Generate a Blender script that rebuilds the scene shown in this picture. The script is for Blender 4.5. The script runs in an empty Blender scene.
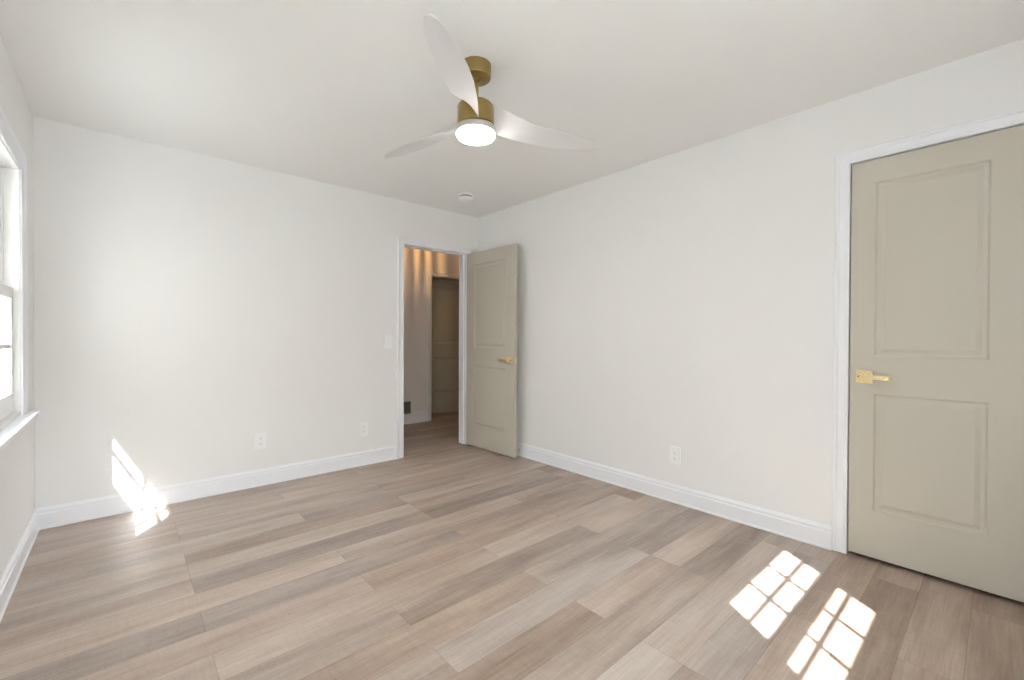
import bpy, bmesh, math, random
from mathutils import Vector, Matrix

# ------------------------------------------------------------------ camera, sky, sun, exposure
SC = bpy.context.scene
COL = SC.collection
CAM_H = 1.156
YAW, PITCH, ROLL, F_PX = 41.714, -0.456, 0.22, 437.8


def make_camera():
    a, p, q = map(math.radians, (YAW, PITCH, ROLL))
    fw = Vector((math.sin(a), math.cos(a), 0))
    r = Vector((math.cos(a), -math.sin(a), 0))
    u = Vector((0, 0, 1))
    fw, u = fw * math.cos(p) + u * math.sin(p), u * math.cos(p) - fw * math.sin(p)
    r, u = r * math.cos(q) + u * math.sin(q), u * math.cos(q) - r * math.sin(q)
    cd = bpy.data.cameras.new('camera')
    cd.sensor_width = 36.0
    cd.lens = F_PX / 1024 * 36.0
    cd.clip_start = 0.02
    co = bpy.data.objects.new('camera', cd)
    COL.objects.link(co)
    co.matrix_world = Matrix(((r.x, u.x, -fw.x, 0), (r.y, u.y, -fw.y, 0), (r.z, u.z, -fw.z, CAM_H), (0, 0, 0, 1)))
    SC.camera = co


make_camera()

SKY_STRENGTH = 28.0
SUN_STRENGTH = 31.0
EXPOSURE = 0.29
SUN_DIR = Vector((0.68, 1.0, -1.28))

world = bpy.data.worlds.new('sky')
world.use_nodes = True
bg = world.node_tree.nodes['Background']
bg.inputs[0].default_value = (0.88, 0.945, 1.0, 1)
bg.inputs[1].default_value = SKY_STRENGTH
SC.world = world

sd = bpy.data.lights.new('sun', 'SUN')
sd.energy = SUN_STRENGTH
sd.angle = math.radians(0.53)
sd.color = (1.0, 0.985, 0.97)
so = bpy.data.objects.new('sun', sd)
COL.objects.link(so)
so.rotation_euler = SUN_DIR.to_track_quat('-Z', 'Y').to_euler()
so.location = (-4, -5, 7)

SC.view_settings.view_transform = 'Standard'
SC.view_settings.look = 'None'
SC.view_settings.exposure = EXPOSURE
SC.view_settings.gamma = 1.0
SC.view_settings.use_curve_mapping = False
SC.cycles.max_bounces = 16
SC.cycles.diffuse_bounces = 12
SC.cycles.transparent_max_bounces = 16
SC.cycles.use_denoising = True
SC.cycles.sample_clamp_indirect = 8.0

# ------------------------------------------------------------------ room dimensions (metres)
XL, XR, YR, YB, H = -0.385, 2.886, -0.55, 3.80, 2.44
T = 0.12                                   # wall thickness
WY0, WY1, WZ0, WZ1 = 2.47, 3.33, 0.745, 2.00   # left window opening
RX0, RX1, RZ0, RZ1 = 0.954, 1.811, 1.07, 1.88     # rear window opening
DX0, DX1, DZ = 1.998, 2.735, 2.035         # bedroom doorway
CY0, CY1, CZ = -0.077, 0.546, 2.078        # closet doorway
HY = 5.21                                  # far wall of the hall
GX0, GX1, GZ = -0.32, 0.50, 2.05             # added glass door in the rear wall, for fill light
HX0, HX1, HZ = 3.165, 3.96, 1.985          # opening in the hall's far wall


# ------------------------------------------------------------------ helpers
def new_mat(name):
    m = bpy.data.materials.new(name)
    m.use_nodes = True
    return m, m.node_tree.nodes, m.node_tree.links, m.node_tree.nodes['Principled BSDF']


def paint(name, col, rough=0.6, bump=0.0, scale=180, metallic=0.0, var=0.0, spec=0.5):
    m, n, l, b = new_mat(name)
    b.inputs['Base Color'].default_value = (*col, 1)
    b.inputs['Roughness'].default_value = rough
    b.inputs['Metallic'].default_value = metallic
    b.inputs['Specular IOR Level'].default_value = spec
    tc = n.new('ShaderNodeTexCoord')
    nz = n.new('ShaderNodeTexNoise')
    nz.inputs['Scale'].default_value = scale
    nz.inputs['Detail'].default_value = 3
    l.new(tc.outputs['Object'], nz.inputs['Vector'])
    if bump:
        bp = n.new('ShaderNodeBump')
        bp.inputs['Strength'].default_value = bump
        bp.inputs['Distance'].default_value = 0.002
        l.new(nz.outputs['Fac'], bp.inputs['Height'])
        l.new(bp.outputs['Normal'], b.inputs['Normal'])
    if var:
        mr = n.new('ShaderNodeMapRange')
        mr.inputs['To Min'].default_value = max(0, rough - var)
        mr.inputs['To Max'].default_value = rough + var
        l.new(nz.outputs['Fac'], mr.inputs['Value'])
        l.new(mr.outputs['Result'], b.inputs['Roughness'])
    return m


M_WALL = paint('wall_paint', (0.85, 0.852, 0.858), 0.75, 0.06, 220, spec=0.25)
M_CEIL = paint('ceiling_paint', (0.865, 0.866, 0.868), 0.85, 0.08, 160, spec=0.15)
M_TRIM = paint('trim_enamel', (0.87, 0.888, 0.93), 0.35, 0.02, 60)
M_VINYL = paint('window_vinyl', (0.88, 0.885, 0.89), 0.4, 0.0, 60, var=0.05)
M_DOOR = paint('greige_enamel', (0.555, 0.525, 0.455), 0.38, 0.02, 90)
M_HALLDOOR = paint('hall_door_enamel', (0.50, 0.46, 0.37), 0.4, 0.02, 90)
M_BRASS = paint('satin_brass', (0.80, 0.66, 0.38), 0.28, 0.0, 300, metallic=1.0, var=0.06)
M_AGED = paint('brushed_gold', (0.38, 0.28, 0.11), 0.32, 0.0, 300, metallic=1.0, var=0.08)
M_NICKEL = paint('brushed_nickel', (0.68, 0.66, 0.63), 0.35, 0.0, 300, metallic=1.0, var=0.06)
M_BLADE = paint('white_blade', (0.74, 0.73, 0.75), 0.45, 0.0, 40, var=0.05)
M_PLASTIC = paint('white_plastic', (0.90, 0.91, 0.93), 0.35, 0.0, 60, var=0.05)
M_SLOT = paint('dark_slot', (0.05, 0.05, 0.05), 0.6, 0.0, 60, var=0.05)
M_SOCKET = paint('socket_slot', (0.20, 0.20, 0.20), 0.6, 0.0, 60, var=0.05)
M_VENT = paint('grey_vent_paint', (0.22, 0.21, 0.19), 0.5, 0.0, 60, var=0.05)
M_RUBBER = paint('dark_rubber', (0.04, 0.04, 0.04), 0.7, 0.0, 60, var=0.05)
M_UNDER = paint('floor_underlay', (0.09, 0.07, 0.055), 0.9, 0.0, 60, var=0.05)
M_SIDING = paint('exterior_siding', (0.72, 0.71, 0.68), 0.8, 0.05, 40)
M_SKY_BLOCK = paint('sky_block_brown', (0.34, 0.31, 0.28), 0.9, 0.1, 30)  # brown of the added sky-blocking walls, dark to limit their bounce
M_GROUND = paint('exterior_ground', (0.33, 0.33, 0.31), 0.95, 0.2, 9)


def glow_mat(name, col, strength):
    m, n, l, b = new_mat(name)
    b.inputs['Base Color'].default_value = (0.9, 0.88, 0.84, 1)
    b.inputs['Emission Color'].default_value = (*col, 1)
    b.inputs['Emission Strength'].default_value = strength
    return m


M_LENS = glow_mat('lit_diffuser', (1.0, 0.95, 0.89), 42.0)


def glass_mat():
    m, n, l, b = new_mat('window_glass')
    n.remove(b)
    out = n['Material Output']
    tr = n.new('ShaderNodeBsdfTransparent')
    tr.inputs[0].default_value = (0.97, 0.985, 0.98, 1)
    gl = n.new('ShaderNodeBsdfGlossy')
    gl.inputs['Roughness'].default_value = 0.02
    lw = n.new('ShaderNodeLayerWeight')
    lw.inputs['Blend'].default_value = 0.5
    pw = n.new('ShaderNodeMath')
    pw.operation = 'POWER'
    pw.inputs[1].default_value = 5.0
    l.new(lw.outputs['Facing'], pw.inputs[0])
    fr = n.new('ShaderNodeMapRange')
    fr.inputs['To Min'].default_value = 0.03
    fr.inputs['To Max'].default_value = 0.75
    l.new(pw.outputs[0], fr.inputs['Value'])
    mx = n.new('ShaderNodeMixShader')
    l.new(fr.outputs[0], mx.inputs[0])
    l.new(tr.outputs[0], mx.inputs[1])
    l.new(gl.outputs[0], mx.inputs[2])
    l.new(mx.outputs[0], out.inputs[0])
    return m


M_GLASS = glass_mat()


def floor_mat():
    m, n, l, b = new_mat('oak_planks')
    at = n.new('ShaderNodeAttribute')
    at.attribute_name = 'tone'
    sep = n.new('ShaderNodeSeparateColor')
    l.new(at.outputs['Color'], sep.inputs[0])
    tc = n.new('ShaderNodeTexCoord')
    add = n.new('ShaderNodeVectorMath')
    add.operation = 'ADD'
    cmb = n.new('ShaderNodeCombineXYZ')
    mul = n.new('ShaderNodeMath')
    mul.operation = 'MULTIPLY'
    mul.inputs[1].default_value = 57.0
    l.new(sep.outputs[2], mul.inputs[0])
    l.new(mul.outputs[0], cmb.inputs[0])
    l.new(mul.outputs[0], cmb.inputs[2])
    l.new(tc.outputs['Object'], add.inputs[0])
    l.new(cmb.outputs[0], add.inputs[1])

    def noise(scale, sx, sy, detail, rough=0.55):
        mp = n.new('ShaderNodeMapping')
        mp.inputs['Scale'].default_value = (sx, sy, 1)
        l.new(add.outputs[0], mp.inputs[0])
        z = n.new('ShaderNodeTexNoise')
        z.inputs['Scale'].default_value = scale
        z.inputs['Detail'].default_value = detail
        z.inputs['Roughness'].default_value = rough
        l.new(mp.outputs[0], z.inputs['Vector'])
        return z

    big = noise(1.0, 1.3, 9.0, 3)        # broad bands along the board
    fine = noise(1.0, 5.0, 110.0, 5, 0.65)    # grain
    saw = noise(1.0, 60.0, 12.0, 5, 0.75)      # saw marks across the board
    # base tone from light to dark
    cr = n.new('ShaderNodeValToRGB')
    e = cr.color_ramp.elements
    e[0].position, e[0].color = 0.0, (0.240, 0.185, 0.152, 1)
    e[1].position, e[1].color = 1.0, (0.56, 0.485, 0.43, 1)
    mid = cr.color_ramp.elements.new(0.5)
    mid.color = (0.405, 0.327, 0.278, 1)
    sums = n.new('ShaderNodeMath')
    sums.operation = 'ADD'
    l.new(sep.outputs[0], sums.inputs[0])

    def centred(z, amp):
        a = n.new('ShaderNodeMath')
        a.operation = 'SUBTRACT'
        a.inputs[1].default_value = 0.5
        l.new(z.outputs['Fac'], a.inputs[0])
        c = n.new('ShaderNodeMath')
        c.operation = 'MULTIPLY'
        c.inputs[1].default_value = amp
        l.new(a.outputs[0], c.inputs[0])
        return c

    def plus(a, c):
        s = n.new('ShaderNodeMath')
        s.operation = 'ADD'
        l.new(a.outputs[0], s.inputs[0])
        l.new(c.outputs[0], s.inputs[1])
        return s

    c1 = plus(plus(centred(big, 1.25), centred(fine, 0.75)), centred(saw, 0.36))
    l.new(c1.outputs[0], sums.inputs[1])
    l.new(sums.outputs[0], cr.inputs[0])
    # a little hue shift between boards (pinkish to greyish)
    hs = n.new('ShaderNodeHueSaturation')
    mr = n.new('ShaderNodeMapRange')
    mr.inputs['To Min'].default_value = 0.88
    mr.inputs['To Max'].default_value = 1.22
    l.new(sep.outputs[1], mr.inputs['Value'])
    l.new(mr.outputs[0], hs.inputs['Saturation'])
    l.new(cr.outputs[0], hs.inputs['Color'])
    l.new(hs.outputs[0], b.inputs['Base Color'])
    b.inputs['Roughness'].default_value = 0.42
    b.inputs['Specular IOR Level'].default_value = 0.4
    bp = n.new('ShaderNodeBump')
    bp.inputs['Strength'].default_value = 0.12
    bp.inputs['Distance'].default_value = 0.002
    l.new(plus(fine_h := centred(fine, 1.0), centred(saw, 0.8)).outputs[0], bp.inputs['Height'])
    l.new(bp.outputs['Normal'], b.inputs['Normal'])
    return m


M_FLOOR = floor_mat()


def link(name, bm, mats, parent=None, smooth=False):
    bmesh.ops.recalc_face_normals(bm, faces=bm.faces)
    me = bpy.data.meshes.new(name)
    bm.to_mesh(me)
    bm.free()
    for mt in (mats if isinstance(mats, (list, tuple)) else [mats]):
        me.materials.append(mt)
    if smooth:
        for p in me.polygons:
            p.use_smooth = True
        me.set_sharp_from_angle(angle=math.radians(38))
    o = bpy.data.objects.new(name, me)
    COL.objects.link(o)
    if parent is not None:
        o.parent = parent
    return o


def tag(o, label=None, cat=None, group=None, kind=None):
    if label:
        o['label'] = label
    if cat:
        o['category'] = cat
    if group:
        o['group'] = group
    if kind:
        o['kind'] = kind
    return o


def empty(name, loc, rz=0.0):
    o = bpy.data.objects.new(name, None)
    o.empty_display_size = 0.05
    COL.objects.link(o)
    o.location = loc
    o.rotation_euler = (0, 0, rz)
    return o


def box(bm, x0, x1, y0, y1, z0, z1, bevel=0.0):
    ret = bmesh.ops.create_cube(bm, size=1.0)
    vs = ret['verts']
    for v in vs:
        v.co = Vector(((x0 + x1) / 2 + v.co.x * (x1 - x0), (y0 + y1) / 2 + v.co.y * (y1 - y0), (z0 + z1) / 2 + v.co.z * (z1 - z0)))
    if bevel:
        es = list({e for v in vs for e in v.link_edges})
        bmesh.ops.bevel(bm, geom=es, offset=bevel, segments=2, affect='EDGES', profile=0.6)
    return vs


def lathe(bm, prof, seg=40, mat=None):
    """prof: list of (r, z) from one end to the other; closed at r = 0 ends."""
    rings = []
    for r, z in prof:
        if r < 1e-6:
            rings.append([bm.verts.new((0, 0, z))])
        else:
            rings.append([bm.verts.new((r * math.cos(2 * math.pi * k / seg), r * math.sin(2 * math.pi * k / seg), z)) for k in range(seg)])
    for a, c in zip(rings, rings[1:]):
        for k in range(seg):
            k2 = (k + 1) % seg
            if len(a) == 1 and len(c) == 1:
                continue
            if len(a) == 1:
                bm.faces.new((a[0], c[k], c[k2]))
            elif len(c) == 1:
                bm.faces.new((a[k], a[k2], c[0]))
            else:
                bm.faces.new((a[k], a[k2], c[k2], c[k]))


def sweep(bm, rings, closed_ends=True):
    """rings: lists of equally many points; consecutive rings are bridged, each ring a closed profile."""
    vr = [[bm.verts.new(p) for p in ring] for ring in rings]
    n = len(vr[0])
    for a, c in zip(vr, vr[1:]):
        for k in range(n):
            bm.faces.new((a[k], a[(k + 1) % n], c[(k + 1) % n], c[k]))
    if closed_ends:
        bm.faces.new(vr[0])
        bm.faces.new(vr[-1])


CASING = [(0, 0), (0, .009), (.004, .012), (.012, .012), (.016, .0105), (.044, .012), (.049, .017), (.058, .0185), (.064, .016), (.065, .012), (.065, 0)]
BASE = [(0, 0), (.019, 0), (.019, .008), (.014, .015), (.014, .090), (.010, .095), (.010, .103), (.012, .106), (.011, .112), (.006, .120), (.004, .126), (0, .126)]


def casing(bm, to3, a0, a1, top, z0=0.0, width=None):
    """A mitred door casing; to3(a, z, v): position along the wall, height, distance out of the wall."""
    s = (width or .065) / .065
    rings = [[], [], [], []]
    for u, v in CASING:
        u *= s
        rings[0].append(to3(a0 - u, z0, v))
        rings[1].append(to3(a0 - u, top + u, v))
        rings[2].append(to3(a1 + u, top + u, v))
        rings[3].append(to3(a1 + u, z0, v))
    sweep(bm, rings)


def panel_slab(bm, w, h, t, panels, prof=((0, 0), (.008, .006), (.021, .006), (.036, .0015)), bevel=.0015):
    """A moulded two-panel door leaf: x 0..w, z 0..h, y 0..t; every panel is a groove and a raised field on both faces."""
    xs = sorted({0, w, *[p[0] for p in panels], *[p[2] for p in panels]})
    zs = sorted({0, h, *[p[1] for p in panels], *[p[3] for p in panels]})
    for face, y0, sg in ((0, 0.0, 1), (1, t, -1)):
        grid = {(x, z): bm.verts.new((x, y0, z)) for x in xs for z in zs}
        for i in range(len(xs) - 1):
            for j in range(len(zs) - 1):
                quad = [grid[xs[i], zs[j]], grid[xs[i + 1], zs[j]], grid[xs[i + 1], zs[j + 1]], grid[xs[i], zs[j + 1]]]
                hit = next((p for p in panels if abs(p[0] - xs[i]) < 1e-6 and abs(p[1] - zs[j]) < 1e-6), None)
                if hit is None:
                    bm.faces.new(quad)
                else:
                    prev = quad
                    for ins, dep in prof[1:]:
                        cur = [bm.verts.new((x, y0 + sg * dep, z)) for x, z in ((hit[0] + ins, hit[1] + ins), (hit[2] - ins, hit[1] + ins), (hit[2] - ins, hit[3] - ins), (hit[0] + ins, hit[3] - ins))]
                        for k in range(4):
                            bm.faces.new((prev[k], prev[(k + 1) % 4], cur[(k + 1) % 4], cur[k]))
                        prev = cur
                    bm.faces.new(prev)
        if face == 0:
            g0 = grid
        else:
            g1 = grid
    for a in range(len(xs) - 1):
        for z in (0, h):
            bm.faces.new((g0[xs[a], z], g0[xs[a + 1], z], g1[xs[a + 1], z], g1[xs[a], z]))
    for a in range(len(zs) - 1):
        for x in (0, w):
            bm.faces.new((g0[x, zs[a]], g0[x, zs[a + 1]], g1[x, zs[a + 1]], g1[x, zs[a]]))


def wall_with_hole(bm, axis, p0, p1, a0, a1, z0, z1, hole):
    """A wall slab between p0 and p1 across, a0..a1 along; hole (ha0, ha1, hz0, hz1)."""
    h0, h1, hz0, hz1 = hole

    def bx(s0, s1, b0, b1):
        if s1 - s0 < 1e-4 or b1 - b0 < 1e-4:
            return
        if axis == 'y':
            box(bm, p0, p1, s0, s1, b0, b1)
        else:
            box(bm, s0, s1, p0, p1, b0, b1)

    bx(a0, h0, z0, z1)
    bx(h1, a1, z0, z1)
    bx(h0, h1, z0, hz0)
    bx(h0, h1, hz1, z1)


# ------------------------------------------------------------------ the shell
def structure(name, bm, mats, label, cat, **k):
    o = link(name, bm, mats, **k)
    return tag(o, label, cat, kind='structure')


bm = bmesh.new()
wall_with_hole(bm, 'y', XL - T, XL, YR - T, YB + T, 0, H + .1, (WY0, WY1, WZ0, WZ1))
structure('wall_left', bm, M_WALL, 'white painted wall with the window, at the left edge', 'wall')
bm = bmesh.new()
wall_with_hole(bm, 'y', XR, XR + T, YR - T, YB, 0, H + .1, (CY0 - .012, CY1 + .012, 0, CZ + .012))
structure('wall_right', bm, M_WALL, 'long white painted wall holding the closed closet door', 'wall')
bm = bmesh.new()
wall_with_hole(bm, 'x', YB, YB + T, XL, 4.7, 0, H + .1, (DX0 - .018, DX1 + .018, 0, DZ + .018))
structure('wall_back', bm, M_WALL, 'white painted end wall with the open doorway to the hall', 'wall')
bm = bmesh.new()
wall_with_hole(bm, 'x', YR - T, YR, .75, XR + .9, 0, H + .1, (RX0, RX1, RZ0, RZ1))
wall_with_hole(bm, 'x', YR - T, YR, XL, .75, 0, H + .1, (GX0, GX1, 0, GZ))
structure('wall_rear', bm, M_WALL, 'white painted wall with an added glass door and a small window, behind the viewer', 'wall')

bm = bmesh.new()
box(bm, XL - T, XR + 2.0, YR - T, 7.0, H, H + .1)
structure('ceiling', bm, M_CEIL, 'flat white ceiling carrying the fan and smoke detector', 'ceiling')

# hall beyond the doorway
bm = bmesh.new()
wall_with_hole(bm, 'x', HY, HY + .11, 0.6, 4.9, 0, H, (HX0 - .015, HX1 + .015, 0, HZ + .015))
structure('wall_hall', bm, M_WALL, 'warmly lit hall wall seen through the open doorway', 'wall')
bm = bmesh.new()
box(bm, .5, .6, YB + T, 7.0, 0, H)
box(bm, 4.7, 4.8, YB, 7.0, 0, H)
box(bm, .6, 4.7, 6.9, 7.0, 0, H)
structure('wall_hall_end', bm, M_WALL, 'end walls closing the hall, hidden beyond the doorway', 'wall')

# closet behind the closed door
bm = bmesh.new()
box(bm, XR + .85, XR + .9, YR, 1.2, 0, H)
box(bm, XR + T, XR + .9, 1.15, 1.2, 0, H)
structure('wall_closet', bm, M_WALL, 'closet walls hidden behind the closed greige door', 'wall')

# ------------------------------------------------------------------ floor of separate boards
PW, PL, Y_SEAM, X_SEAM = 0.165, 0.6165, 2.72, 0.242
rnd = random.Random(11)
EVEN = {0: 0, 1: 0, 2: 1, 5: 0, 6: 1, 8: 1, 9: 0, 14: 0, 16: 0, 3: 0, 4: 1, 7: 0, 10: 1, 11: 0, 12: 0, 13: 1, 15: 1}
# tones of the boards read off the photograph: (row, joint index at the board's left end) -> tone
TONE = {(0, 2): .55, (1, -2): .58, (1, 0): .34, (2, -1): .80, (2, 1): .60, (3, -2): .38, (3, 0): .34, (3, 2): .42, (4, -1): .60, (4, 1): .50, (4, 3): .40,
        (5, -2): .60, (5, 0): .62, (5, 2): .80, (6, -1): .50, (6, 1): .30, (6, 3): .72, (7, 0): .45, (7, 2): .50, (7, -2): .5,
        (8, -1): .40, (8, 1): .66, (8, 3): .40, (9, 0): .36, (9, 2): .60, (9, 3): .74, (10, 1): .46, (10, 3): .34, (10, -1): .42,
        (11, 0): .80, (11, 2): .74, (12, 0): .45, (12, 2): .46, (12, 4): .55, (13, 1): .52, (13, 3): .50, (14, 2): .34, (14, 4): .55, (15, 3): .55, (16, 2): .45, (16, 4): .38,
        (-1, 1): .42, (-2, 2): .50, (-3, 1): .55, (-3, 3): .3}
bm = bmesh.new()
lay = bm.loops.layers.float_color.new('tone')
GAP = 0.00035
X0F, X1F, Y0F, Y1F = XL - .01, 4.7, YR - .02, 6.9
for row in range(-26, 21):
    y1 = Y_SEAM - row * PW
    y0 = y1 - PW
    if y1 < Y0F or y0 > Y1F:
        continue
    par = EVEN.get(row, (row * 7 + row // 3) % 2)
    cuts = [k for k in range(-4, 9) if k % 2 == par]
    if row == 9:
        cuts = sorted(set(cuts) | {3})
        cuts = [k for k in cuts if k != 4]
    for i, k in enumerate(cuts):
        xa = X_SEAM + PL * k
        xb = X_SEAM + PL * (cuts[i + 1] if i + 1 < len(cuts) else k + 2)
        xa, xb = max(xa, X0F), min(xb, X1F)
        if xb - xa < .01:
            continue
        tone = TONE.get((row, k), rnd.uniform(.28, .74))
        hue, seed = (rnd.random() if row < 13 else 1.1), rnd.random()
        if row >= 13:
            tone -= .06
        a, c = max(y0, Y0F) + GAP, min(y1, Y1F) - GAP
        vs = [bm.verts.new(v) for v in ((xa + GAP, a, 0), (xb - GAP, a, 0), (xb - GAP, c, 0), (xa + GAP, c, 0))]
        f = bm.faces.new(vs)
        for lp in f.loops:
            lp[lay] = (tone, hue, seed, 1)
vs = [bm.verts.new(v) for v in ((X0F, Y0F, -.002), (X1F, Y0F, -.002), (X1F, Y1F, -.002), (X0F, Y1F, -.002))]
f = bm.faces.new(vs)
f.material_index = 1
box(bm, X0F, X1F, Y0F, Y1F, -.15, -.004)
for f2 in bm.faces[-6:]:
    f2.material_index = 1
fl = structure('floor', bm, [M_FLOOR, M_UNDER], 'light brown oak plank floor running across the room', 'floor')

# ------------------------------------------------------------------ baseboards
def baseboard(bm, p, q, out, hs=1.0):
    """From p to q on the floor along a wall; out = unit vector into the room."""
    rings = []
    for e in (p, q):
        rings.append([(e[0] + out[0] * v, e[1] + out[1] * v, .001 + z * hs) for v, z in BASE])
    sweep(bm, rings)


bm = bmesh.new()
baseboard(bm, (XL, YR), (XL, YB), (1, 0))
structure('baseboard_left', bm, M_TRIM, 'white baseboard under the window on the left wall', 'baseboard')
bm = bmesh.new()
baseboard(bm, (XL, YB), (DX0 - .065, YB), (0, -1))
baseboard(bm, (DX1 + .065, YB), (XR, YB), (0, -1))
structure('baseboard_back', bm, M_TRIM, 'white baseboard along the back wall, ending at the doorway', 'baseboard')
bm = bmesh.new()
baseboard(bm, (XR, YB), (XR, CY1 + .065), (-1, 0))
baseboard(bm, (XR, CY0 - .065), (XR, YR), (-1, 0))
structure('baseboard_right', bm, M_TRIM, 'white baseboard along the right wall, up to the closet door casing', 'baseboard')
bm = bmesh.new()
baseboard(bm, (GX1 + .065, YR), (XR, YR), (0, 1))
structure('baseboard_rear', bm, M_TRIM, 'white baseboard on the wall behind the viewer', 'baseboard')
bm = bmesh.new()
baseboard(bm, (.6, HY), (HX0 - .058, HY), (0, -1), 1.15)
structure('baseboard_hall', bm, M_TRIM, 'white baseboard of the hall wall seen through the doorway', 'baseboard')

# ------------------------------------------------------------------ door trims
bm = bmesh.new()
casing(bm, lambda a, z, v: (a, YB - v, z), DX0 + .004, DX1 - .004, DZ - .004)
casing(bm, lambda a, z, v: (a, YB + T + v, z), DX0 + .004, DX1 - .004, DZ - .004)
box(bm, DX0 - .018, DX0, YB, YB + T, 0, DZ + .018)
box(bm, DX1, DX1 + .018, YB, YB + T, 0, DZ + .018)
box(bm, DX0, DX1, YB, YB + T, DZ, DZ + .018)
box(bm, DX0, DX0 + .011, YB + .042, YB + .078, 0, DZ)
box(bm, DX1 - .011, DX1, YB + .042, YB + .078, 0, DZ)
box(bm, DX0 + .011, DX1 - .011, YB + .042, YB + .078, DZ - .011, DZ)
structure('trim_1', bm, M_TRIM, 'white casing and jamb around the open doorway in the back wall', 'door trim')

bm = bmesh.new()
casing(bm, lambda a, z, v: (XR - v, a, z), CY0 + .001, CY1 - .001, CZ - .001, z0=.006)
box(bm, XR, XR + T, CY0 - .012, CY0, 0, CZ + .012)
box(bm, XR, XR + T, CY1, CY1 + .012, 0, CZ + .012)
box(bm, XR, XR + T, CY0, CY1, CZ, CZ + .012)
structure('trim_2', bm, M_TRIM, 'white casing around the closed closet door on the right wall', 'door trim')

bm = bmesh.new()
casing(bm, lambda a, z, v: (a, HY - v, z), HX0, HX1, HZ, width=.058)
box(bm, HX0 - .015, HX0, HY, HY + .11, 0, HZ + .015)
box(bm, HX1, HX1 + .015, HY, HY + .11, 0, HZ + .015)
box(bm, HX0, HX1, HY, HY + .11, HZ, HZ + .015)
structure('trim_3', bm, M_TRIM, 'white casing of the farther hall doorway', 'door trim')


# ------------------------------------------------------------------ doors
def lever_handle(parent, loc, out, along, mat, name='door_handle', square=True):
    """Square rose and flat lever. out: unit vector away from the door face; along: direction the lever points (local axes of the door)."""
    out, along = Vector(out), Vector(along)
    up = Vector((0, 0, 1))
    loc = Vector(loc)

    def P(a, z, v):
        return loc + along * a + up * z + out * v

    def slab(bm, a0, a1, z0, z1, v0, v1, bev):
        vs = box(bm, 0, 1, 0, 1, 0, 1)
        for q in vs:
            a, v, z = q.co
            q.co = P(a0 + a * (a1 - a0), z0 + z * (z1 - z0), v0 + v * (v1 - v0))
        es = list({e for q in vs for e in q.link_edges})
        bmesh.ops.bevel(bm, geom=es, offset=bev, segments=2, affect='EDGES')

    b1 = bmesh.new()
    slab(b1, -.033, .033, -.033, .033, 0, .009, .002)
    h = link(name, b1, mat, parent)
    h['label'] = 'brass lever handle'
    b2 = bmesh.new()
    slab(b2, -.011, .011, -.011, .011, .009, .047, .003)
    slab(b2, -.014, .106, -.0105, .0115, .040, .052, .003)
    link('lever', b2, mat, h)
    b3 = bmesh.new()
    slab(b3, -.026, -.018, -.004, .004, .009, .0105, .001)
    link('privacy_pin', b3, M_SLOT, h)
    return h


def hinge(parent, x, y, z, mat):
    b = bmesh.new()
    rad = .0065
    for k in range(3):
        z0 = z - .045 + k * .0305
        prof = [(0, 0), (rad, 0), (rad, .0285), (0, .0285)]
        t2 = bmesh.new()
        lathe(t2, prof, 16)
        for v in t2.verts:
            v.co += Vector((x, y, z0))
        me = bpy.data.meshes.new('tmp')
        t2.to_mesh(me)
        t2.free()
        b.from_mesh(me)
        bpy.data.meshes.remove(me)
    t2 = bmesh.new()
    lathe(t2, [(0, -.050), (.004, -.049), (.005, -.046), (.005, .047), (.004, .050), (0, .051)], 16)
    for v in t2.verts:
        v.co += Vector((x, y, z))
    me = bpy.data.meshes.new('tmp')
    t2.to_mesh(me)
    t2.free()
    b.from_mesh(me)
    bpy.data.meshes.remove(me)
    o = link('hinge', b, mat, parent, smooth=True)
    o['label'] = 'brass hinge knuckle'
    return o


# door_1: bedroom door, swung open against the right wall. Local x runs from the hinge to the free edge, local y = 0 is the visible face.
W1, H1 = .735, 2.012
bm = bmesh.new()
panel_slab(bm, W1, H1, .035, [(.125, .215, W1 - .125, .835), (.125, 1.03, W1 - .125, H1 - .125)])
hx, hy = DX1 - .003, YB - .012
fx, fy = 2.752, 3.04
d1 = structure('door_1', bm, M_DOOR, 'greige two-panel door standing open into the room, hinged at the back doorway', 'door')
d1.location = (hx, hy, .014)
d1.rotation_euler = (0, 0, math.atan2(fy - hy, fx - hx))
lever_handle(d1, (W1 - .062, 0, .915), (0, -1, 0), (-1, 0, 0), M_BRASS)
lever_handle(d1, (W1 - .062, .035, .915), (0, 1, 0), (-1, 0, 0), M_BRASS)
b = bmesh.new()
box(b, W1 - .001, W1 + .0015, .006, .029, .885, .945)
box(b, W1 + .0015, W1 + .011, .011, .024, .905, .925, .002)
link('latch', b, M_BRASS, d1)
for z in (.22, 1.0, 1.79):
    hinge(d1, -.004, .041, z, M_BRASS)

# door_2: closet door, closed
W2, H2 = CY1 - CY0 - .010, 2.050
bm = bmesh.new()
panel_slab(bm, W2, H2, .035, [(.1, .243, W2 - .113, .845), (.1, 1.037, W2 - .113, H2 - .118)], prof=((0, 0), (.008, .007), (.022, .007), (.04, .0015)))
d2 = structure('door_2', bm, M_DOOR, 'closed greige two-panel closet door with a square brass lever', 'door')
d2.location = (XR + .002, CY1 - .005, .022)
d2.rotation_euler = (0, 0, -math.pi / 2)      # local x -> -y, local y -> +x
lever_handle(d2, (.062, 0, .932), (0, -1, 0), (1, 0, 0), M_BRASS)
b = bmesh.new()
box(b, -.0035, .0, .008, .028, .922, .942, .0015)
link('latch', b, M_NICKEL, d2)
for z in (.29, 1.05, 1.82):
    hinge(d2, W2 + .002, -.005, z, M_BRASS)

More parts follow.
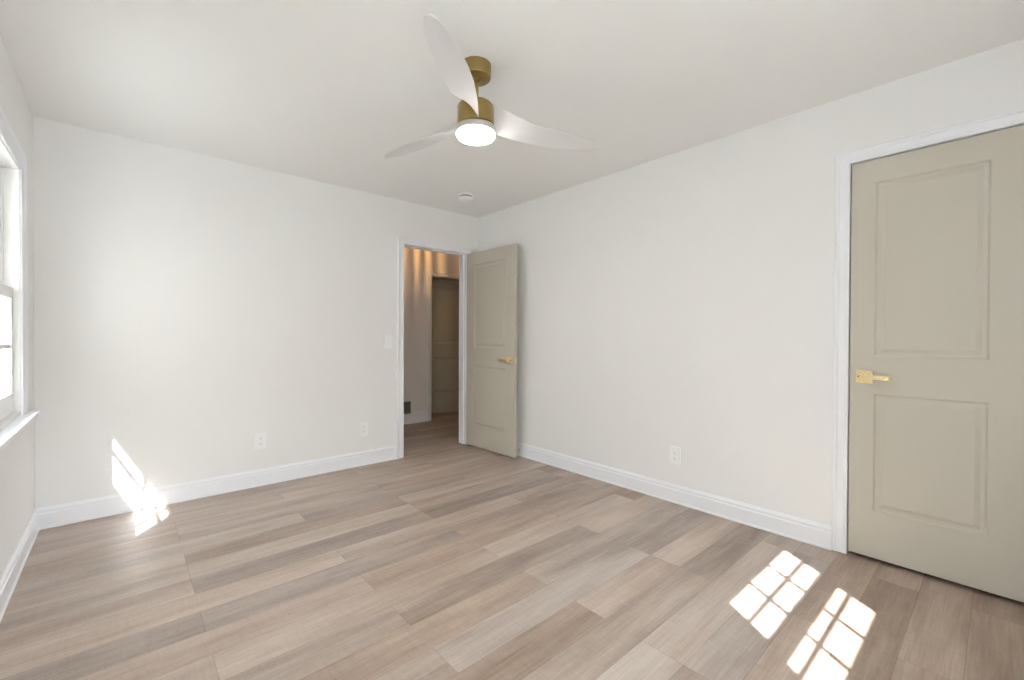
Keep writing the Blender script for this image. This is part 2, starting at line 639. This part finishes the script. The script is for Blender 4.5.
# door_3: door in the farther hall opening, ajar
W3, H3 = .80, 2.0
bm = bmesh.new()
panel_slab(bm, W3, H3, .035, [(.115, .30, W3 - .115, .83), (.115, 1.04, W3 - .115, H3 - .115)], prof=((0, 0), (.008, .012), (.026, .012), (.045, .003)))
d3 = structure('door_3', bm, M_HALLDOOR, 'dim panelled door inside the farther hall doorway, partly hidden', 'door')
d3.location = (3.25, 5.72, .01)
d3.rotation_euler = (0, 0, math.atan2(-.165, .39))
lever_handle(d3, (W3 - .062, 0, .92), (0, -1, 0), (-1, 0, 0), M_BRASS)


# fill_door: glass door added behind the camera to let in fill light
bm = bmesh.new()
for x0, x1, z0, z1 in ((0, .06, 0, GZ - .03), (.72, .78, 0, GZ - .03), (.06, .72, 0, .14), (.06, .72, GZ - .11, GZ - .03)):
    box(bm, x0, x1, 0, .042, z0, z1, .003)
d4 = structure('fill_door', bm, M_VINYL, 'white framed glass door added behind the viewer to let in fill light', 'door')
d4.location = (GX0 + .02, YR - .075, .015)
b = bmesh.new()
box(b, .055, .725, .018, .024, .135, GZ - .105)
link('pane', b, M_GLASS, d4)
lever_handle(d4, (.03, .042, .95), (0, 1, 0), (1, 0, 0), M_NICKEL)
bm = bmesh.new()
casing(bm, lambda a, z, v: (a, YR + v, z), GX0 + .002, GX1 - .002, GZ - .002, width=.06)
box(bm, GX0, GX0 + .018, YR - T, YR, 0, GZ)
box(bm, GX1 - .018, GX1, YR - T, YR, 0, GZ)
box(bm, GX0 + .018, GX1 - .018, YR - T, YR, GZ - .014, GZ)
box(bm, GX0 + .018, GX1 - .018, YR - T, YR, 0, .012)
structure('fill_door_trim', bm, M_TRIM, 'white casing of the added glass door, behind the viewer', 'door trim')


# ------------------------------------------------------------------ windows
def build_window(name, label, loc, rz, w, z0, z1, meet, rail, stool=True, depth=T, case_w=.105, up_gl=None, lo_gl=None, horn=.08, lo_mid=None, up_mid=None, cols=3, setback=.012, mw=.008):
    """Double-hung window. Local x along the wall 0..w, local y outward from the room (0 = wall face), z up."""
    root = empty(name, loc, rz)
    tag(root, label, 'window', kind='structure')
    f = .035
    b = bmesh.new()
    j = .012
    box(b, 0, j, 0, depth, z0, z1)
    box(b, w - j, w, 0, depth, z0, z1)
    box(b, j, w - j, 0, depth, z1 - j, z1)
    box(b, j, w - j, 0, depth + .03, z0, z0 + .02)
    # parting strips that form the two tracks
    y1 = setback + .032
    for xx in (j, w - j - .008):
        box(b, xx, xx + .008, y1, y1 + .006, z0 + .02, z1 - j)
        box(b, xx, xx + .008, y1 + .038, y1 + .046, z0 + .02, z1 - j)
    link('jamb', b, M_VINYL, root)

    def sash(nm, ya, za, zb, g0, g1, rows):
        b = bmesh.new()
        x0, x1 = j + .002, w - j - .002
        gx0, gx1 = x0 + .052, x1 - .052
        t = .03
        box(b, x0, gx0, ya, ya + t, za, zb, .003)
        box(b, gx1, x1, ya, ya + t, za, zb, .003)
        box(b, gx0, gx1, ya, ya + t, za, g0, .003)
        box(b, gx0, gx1, ya, ya + t, g1, zb, .003)
        o = link(nm, b, M_VINYL, root)
        p = bmesh.new()
        box(p, gx0 - .004, gx1 + .004, ya + .008, ya + .012, g0 - .004, g1 + .004)
        link('pane', p, M_GLASS, o)
        m = bmesh.new()
        for k in range(1, cols):
            xx = gx0 + (gx1 - gx0) * k / cols
            box(m, xx - mw, xx + mw, ya + .004, ya + .016, g0, g1)
        for zz in rows:
            box(m, gx0, gx1, ya + .0035, ya + .0165, zz - mw, zz + mw)
        link('muntin', m, M_VINYL, o)
        return o

    lo = sash('lower_sash', setback, z0 + .022, meet + rail / 2, lo_gl[0], lo_gl[1], [lo_mid])
    up = sash('upper_sash', setback + .036, meet - rail / 2, z1 - j - .002, up_gl[0], up_gl[1], [up_mid])
    b = bmesh.new()
    box(b, w * .5 - .03, w * .5 + .03, setback - .002, setback + .024, meet + rail / 2, meet + rail / 2 + .012, .004)
    link('sash_lock', b, M_VINYL, lo)
    # inside casing
    b = bmesh.new()
    casing(b, lambda a, z, v: (a, -v * .85, z), .004, w - .004, z1 - .004, z0=z0 + .001, width=case_w)
    link('casing', b, M_TRIM, root)
    b = bmesh.new()
    vs = box(b, -case_w - horn, w + case_w + horn, -.052, setback + .004, z0 - .024, z0, .005)
    link('sill', b, M_TRIM, root)
    b = bmesh.new()
    box(b, -case_w, w + case_w, -.012, 0, z0 - .075, z0 - .024, .003)
    link('apron', b, M_TRIM, root)
    # outside trim
    b = bmesh.new()
    casing(b, lambda a, z, v: (a, depth + v, z), 0, w, z1, z0=z0, width=.07)
    link('outer_casing', b, M_VINYL, root)
    return root


# window_1 in the left wall (local x = +y of the room, local y = -x)
win1 = build_window('window_1', 'white double-hung grid window on the left wall, cut by the frame', (XL, WY0, 0), math.pi / 2, WY1 - WY0, WZ0, WZ1,
                    1.365, .05, up_gl=(1.40, 1.93), lo_gl=(.865, 1.335), lo_mid=1.10, up_mid=1.665, horn=.05, setback=.022, mw=.011)
# window_2 in the wall behind the camera (its panes draw the two sun patches by the closet door)
win2 = build_window('window_2', 'small white grid window behind the viewer', (RX1, YR, 0), math.pi, RX1 - RX0, RZ0, RZ1,
                    1.455, .03, up_gl=(1.527, 1.796), lo_gl=(1.168, 1.391), lo_mid=1.308, up_mid=1.645)


def portal(name, loc, rot, sx, sy):
    ld = bpy.data.lights.new(name, 'AREA')
    ld.shape = 'RECTANGLE'
    ld.size, ld.size_y = sx, sy
    ld.cycles.is_portal = True
    o = bpy.data.objects.new(name, ld)
    COL.objects.link(o)
    o.location = loc
    o.rotation_euler = rot


portal('window_portal', (XL - T - .03, (WY0 + WY1) / 2, (WZ0 + WZ1) / 2), (0, math.radians(-90), 0), WZ1 - WZ0, WY1 - WY0)
portal('rear_portal', ((RX0 + RX1) / 2, YR - T - .03, (RZ0 + RZ1) / 2), (math.radians(90), 0, 0), RX1 - RX0, RZ1 - RZ0)

portal('fill_door_portal', ((GX0 + GX1) / 2, YR - T - .03, GZ / 2), (math.radians(90), 0, 0), GX1 - GX0, GZ)  # sky sampling for the added glass door
bm = bmesh.new()
box(bm, -1.1, .50, YR - T - 1.50, YR - T, 2.10, 2.16)
box(bm, -1.1, .50, YR - T - 1.52, YR - T - 1.50, 2.08, 2.18)
structure('sun_block_canopy', bm, M_SIDING, 'flat canopy added outside to keep sun off the fill door', 'roof')  # added sun block, so the glass door casts no patch in view

# outside: eave over the left wall, ground
bm = bmesh.new()
box(bm, -1.02, XL - T, -.45, YB + .4, 2.36, 2.44)
box(bm, -1.035, -1.02, -.45, YB + .4, 2.35, 2.50)
structure('roof', bm, M_SIDING, 'roof eave over the window, outside the left wall', 'roof')
bm = bmesh.new()
box(bm, -5.6, -3.9, -25, 16, -.62, 6.5)
structure('sky_block_left', bm, M_SKY_BLOCK, 'brown wall added outside the window to block low sky', 'wall')  # unseen, put in to cut the sky light at the left window
bm = bmesh.new()
sweep(bm, [[(-3.6, y, 6.35), (-3.6, y, 6.5), (-10, y, 9.4), (-10, y, 9.2)] for y in (-25.4, 16.4)])
structure('sky_block_left_roof', bm, M_SIDING, 'sloping top of the added sky-blocking wall, outside the window', 'roof')  # goes with the added sky-blocking wall
bm = bmesh.new()
box(bm, -3.4, 14, -7.6, -7.3, -.62, 3.1)
box(bm, -3.4, 14, -7.66, -7.24, 3.1, 3.2)
structure('sky_block_rear', bm, M_SKY_BLOCK, 'tall brown wall added behind the viewer to block low sky', 'wall')  # unseen, put in to keep low sky off the back wall
bm = bmesh.new()
box(bm, -40, 40, -40, 40, -.75, -.6)
structure('ground', bm, M_GROUND, 'plain grey ground outside below the windows', 'ground')  # neutral grey, so its bounce does not tint the ceiling

# ------------------------------------------------------------------ ceiling fan
FX, FY = 1.257, 1.674
fan = tag(empty('ceiling_fan', (FX, FY, H)), 'three-blade white ceiling fan with gold canopy, motor and lit round lamp', 'ceiling fan')
bm = bmesh.new()
lathe(bm, [(0, 0), (.072, 0), (.072, -.052), (.068, -.062), (.060, -.065), (0, -.066)], 48)
link('canopy', bm, M_AGED, fan, smooth=True)
bm = bmesh.new()
lathe(bm, [(0, -.060), (.0125, -.060), (.0125, -.215), (0, -.215)], 24)
lathe(bm, [(0, -.066), (.024, -.066), (.022, -.078), (.0125, -.086)], 24)
lathe(bm, [(.0125, -.170), (.022, -.178), (.026, -.200), (.026, -.215), (0, -.215)], 24)
link('downrod', bm, M_AGED, fan, smooth=True)
bm = bmesh.new()
lathe(bm, [(0, -.182), (.060, -.183), (.078, -.188), (.086, -.199), (.086, -.286), (.080, -.291), (0, -.291)], 56)
link('motor_housing', bm, M_AGED, fan, smooth=True)
bm = bmesh.new()
lathe(bm, [(0, -.291), (.082, -.291), (.090, -.293), (.094, -.298), (.094, -.322), (.090, -.325), (.0, -.325)], 56)
link('light_ring', bm, M_NICKEL, fan, smooth=True)
bm = bmesh.new()
lathe(bm, [(0, -.324), (.091, -.324), (.0915, -.331), (.086, -.340), (.066, -.347), (.035, -.3505), (0, -.351)], 56)
lens = link('light_diffuser', bm, M_LENS, fan, smooth=True)
lens['label'] = 'glowing round diffuser'


def blade_mesh():
    bm = bmesh.new()
    # (radius, leading half-chord, trailing half-chord, twist in degrees, height)
    st = [(.070, .048, .074, 54, -.250), (.095, .050, .073, 47, -.255), (.125, .052, .071, 39, -.261), (.165, .057, .068, 30, -.267), (.215, .064, .065, 22, -.271),
          (.275, .070, .057, 16, -.274), (.345, .077, .058, 13, -.275), (.42, .077, .055, 11, -.275), (.495, .070, .047, 10, -.274), (.56, .057, .036, 9, -.273),
          (.61, .046, .028, 9, -.270), (.640, .034, .018, 9, -.269), (.652, .024, .009, 9, -.269), (.659, .012, .0, 9, -.269)]
    n = 9
    rings = []
    for r, le, tr, tw, z in st:
        r, z = .070 + (r - .070) * 1.06, z + .006
        t = math.radians(-tw)
        top, bot = [], []
        for k in range(n):
            s = k / (n - 1)
            c = -tr + (le + tr) * s
            th = .0045 * (1 - (2 * s - 1) ** 4) + .0008
            cam = .010 * (1 - (2 * s - 1) ** 2) * min(1, (le + tr) / .12)
            for lst, o in ((top, cam + th), (bot, cam - th)):
                lst.append((r, c * math.cos(t) - o * math.sin(t), z + c * math.sin(t) + o * math.cos(t)))
        rings.append(top + bot[::-1])
    sweep(bm, rings)
    return bm


for a in (100.0, 220.0, 341.0):
    o = link('blade', blade_mesh(), M_BLADE, fan, smooth=True)
    o.rotation_euler = (0, 0, math.radians(a))

# ------------------------------------------------------------------ smoke detector
sm = tag(empty('smoke_detector', (2.335, 3.255, H)), 'round white smoke detector on the ceiling near the back corner', 'smoke detector')
bm = bmesh.new()
lathe(bm, [(0, 0), (.066, 0), (.067, -.004), (.066, -.012), (.062, -.014), (0, -.014)], 48)
link('mounting_base', bm, M_PLASTIC, sm, smooth=True)
bm = bmesh.new()
lathe(bm, [(0, -.014), (.053, -.014), (.053, -.025), (0, -.025)], 40)
link('sensing_slot', bm, M_SLOT, sm, smooth=True)
bm = bmesh.new()
lathe(bm, [(0, -.024), (.059, -.024), (.061, -.028), (.058, -.046), (.044, -.055), (0, -.056)], 48)
link('cover', bm, M_PLASTIC, sm, smooth=True)
bm = bmesh.new()
lathe(bm, [(0, -.055), (.011, -.055), (.010, -.0585), (0, -.059)], 20)
tb = link('test_button', bm, M_PLASTIC, sm, smooth=True)
tb.location = (.018, -.01, 0)


# ------------------------------------------------------------------ outlets and switches (local: x along the wall, y = 0 on the wall, -y into the room)
def cover_plate(root):
    b = bmesh.new()
    box(b, -.039, .039, -.0085, 0, -.062, .062, .003)
    link('cover_plate', b, M_PLASTIC, root)


def socket(root, zc):
    b = bmesh.new()
    vs = []
    for k in range(28):
        a = 2 * math.pi * k / 28
        x = max(-.0155, min(.0155, .0175 * math.cos(a)))
        z = zc + max(-.0135, min(.0135, .0175 * math.sin(a)))
        vs.append((x, z))
    sweep(b, [[(x, -.007, z) for x, z in vs], [(x, -.0105, z) for x, z in vs]])
    s = link('socket', b, M_PLASTIC, root)
    b = bmesh.new()
    box(b, -.0075, -.0055, -.0108, -.0100, zc - .001, zc + .008)
    box(b, .0055, .0075, -.0108, -.0100, zc - .001, zc + .007)
    lathe_v = bmesh.ops.create_circle(b, cap_ends=True, segments=12, radius=.0026, matrix=Matrix.Translation((0, -.0108, zc - .0075)) @ Matrix.Rotation(math.pi / 2, 4, 'X'))
    link('contact_slots', b, M_SOCKET, s)


def screw(root, zc):
    b = bmesh.new()
    t2 = []
    for k in range(14):
        a = 2 * math.pi * k / 14
        t2.append((.0032 * math.cos(a), zc + .0032 * math.sin(a)))
    sweep(b, [[(x, -.007, z) for x, z in t2], [(x, -.0094, z) for x, z in t2]])
    link('screw', b, M_PLASTIC, root)


def copy_tree(o, parent=None):
    c = o.copy()
    COL.objects.link(c)
    if parent is not None:
        c.parent = parent
    for ch in o.children:
        copy_tree(ch, c)
    return c


out0 = tag(empty('wall_outlet', (.796, YB, .345)), 'white outlet on the back wall near the sun patch, left of the other', 'outlet', 'white duplex wall outlets')
cover_plate(out0)
socket(out0, .0195)
socket(out0, -.0195)
screw(out0, 0)
for loc, rz, lab in (((1.612, YB, .322), 0, 'white outlet on the back wall close to the open doorway'), ((XR, 1.517, .33), -math.pi / 2, 'white outlet on the right wall above the baseboard')):
    o = copy_tree(out0)
    o.location = loc
    o.rotation_euler = (0, 0, rz)
    o['label'] = lab

sw = tag(empty('light_switch', (1.847, YB, 1.105)), 'white rocker light switch beside the open doorway', 'light switch')
cover_plate(sw)
b = bmesh.new()
vs = box(b, -.0165, .0165, -.0125, -.008, -.033, .033, .0012)
for v in b.verts:
    if v.co.y < -.010:
        v.co.y += .0015 * (v.co.z / .033)
link('rocker', b, M_PLASTIC, sw)

# ------------------------------------------------------------------ small things in view of the doorway
vt = tag(empty('wall_vent', (2.72, HY, .215)), 'grey slotted vent low on the hall wall, seen through the doorway', 'vent')
b = bmesh.new()
box(b, -.125, .125, -.004, 0, -.078, .078)
link('backing', b, M_SLOT, vt)
b = bmesh.new()
for x0, x1, z0, z1 in ((-.13, .13, .062, .08), (-.13, .13, -.08, -.062), (-.13, -.112, -.062, .062), (.112, .13, -.062, .062)):
    box(b, x0, x1, -.009, 0, z0, z1, .002)
link('frame', b, M_VENT, vt)
for k in range(7):
    b = bmesh.new()
    z = -.052 + k * .0173
    vs = box(b, -.112, .112, -.0085, -.004, z - .0045, z + .0045)
    for v in vs:
        if v.co.y < -.006:
            v.co.z -= .004
    link('slat', b, M_VENT, vt)

ds = tag(empty('door_stop', (XR - .014, 3.115, .062)), 'small dark-tipped door stop on the right wall baseboard by the open door', 'door stop')
b = bmesh.new()
lathe(b, [(0, 0), (.011, 0), (.011, .004), (.005, .007), (.005, .04), (0, .04)], 16)
o = link('stem', b, M_NICKEL, ds, smooth=True)
o.rotation_euler = (0, -math.pi / 2, 0)
b = bmesh.new()
lathe(b, [(0, .038), (.009, .038), (.0095, .05), (.007, .054), (0, .055)], 16)
o = link('rubber_tip', b, M_RUBBER, ds, smooth=True)
o.rotation_euler = (0, -math.pi / 2, 0)

# ------------------------------------------------------------------ hall ceiling lamp: a ring of slats round a bulb, out of view above the doorway
LX, LY = 3.0, 4.72
hl = tag(empty('hall_ceiling_light', (LX, LY, H)), 'warm slatted drum light on the hall ceiling, hidden above the doorway', 'ceiling light')
b = bmesh.new()
lathe(b, [(0, 0), (.11, 0), (.11, -.012), (0, -.014)], 40)
link('ceiling_plate', b, M_AGED, hl, smooth=True)
NS = 18
for k in range(NS):
    a = 2 * math.pi * (k + .35) / NS
    b = bmesh.new()
    vs = box(b, .081, .087, -.0085, .0085, -.185, -.014)
    o = link('slat', b, M_AGED, hl)
    o.rotation_euler = (0, 0, a)
b = bmesh.new()
lathe(b, [(0, -.183), (.090, -.183), (.090, -.190), (0, -.190)], 40)
link('lower_cap', b, M_AGED, hl, smooth=True)
b = bmesh.new()
lathe(b, [(0, -.014), (.014, -.014), (.012, -.03), (.0, -.031)], 20)
link('bulb_holder', b, M_AGED, hl, smooth=True)
pl = bpy.data.lights.new('hall_bulb', 'POINT')
pl.energy = 8.5
pl.color = (1.0, 0.54, 0.20)
pl.shadow_soft_size = 0.008
po = bpy.data.objects.new('hall_bulb', pl)
COL.objects.link(po)
po.location = (LX, LY, H - .055)
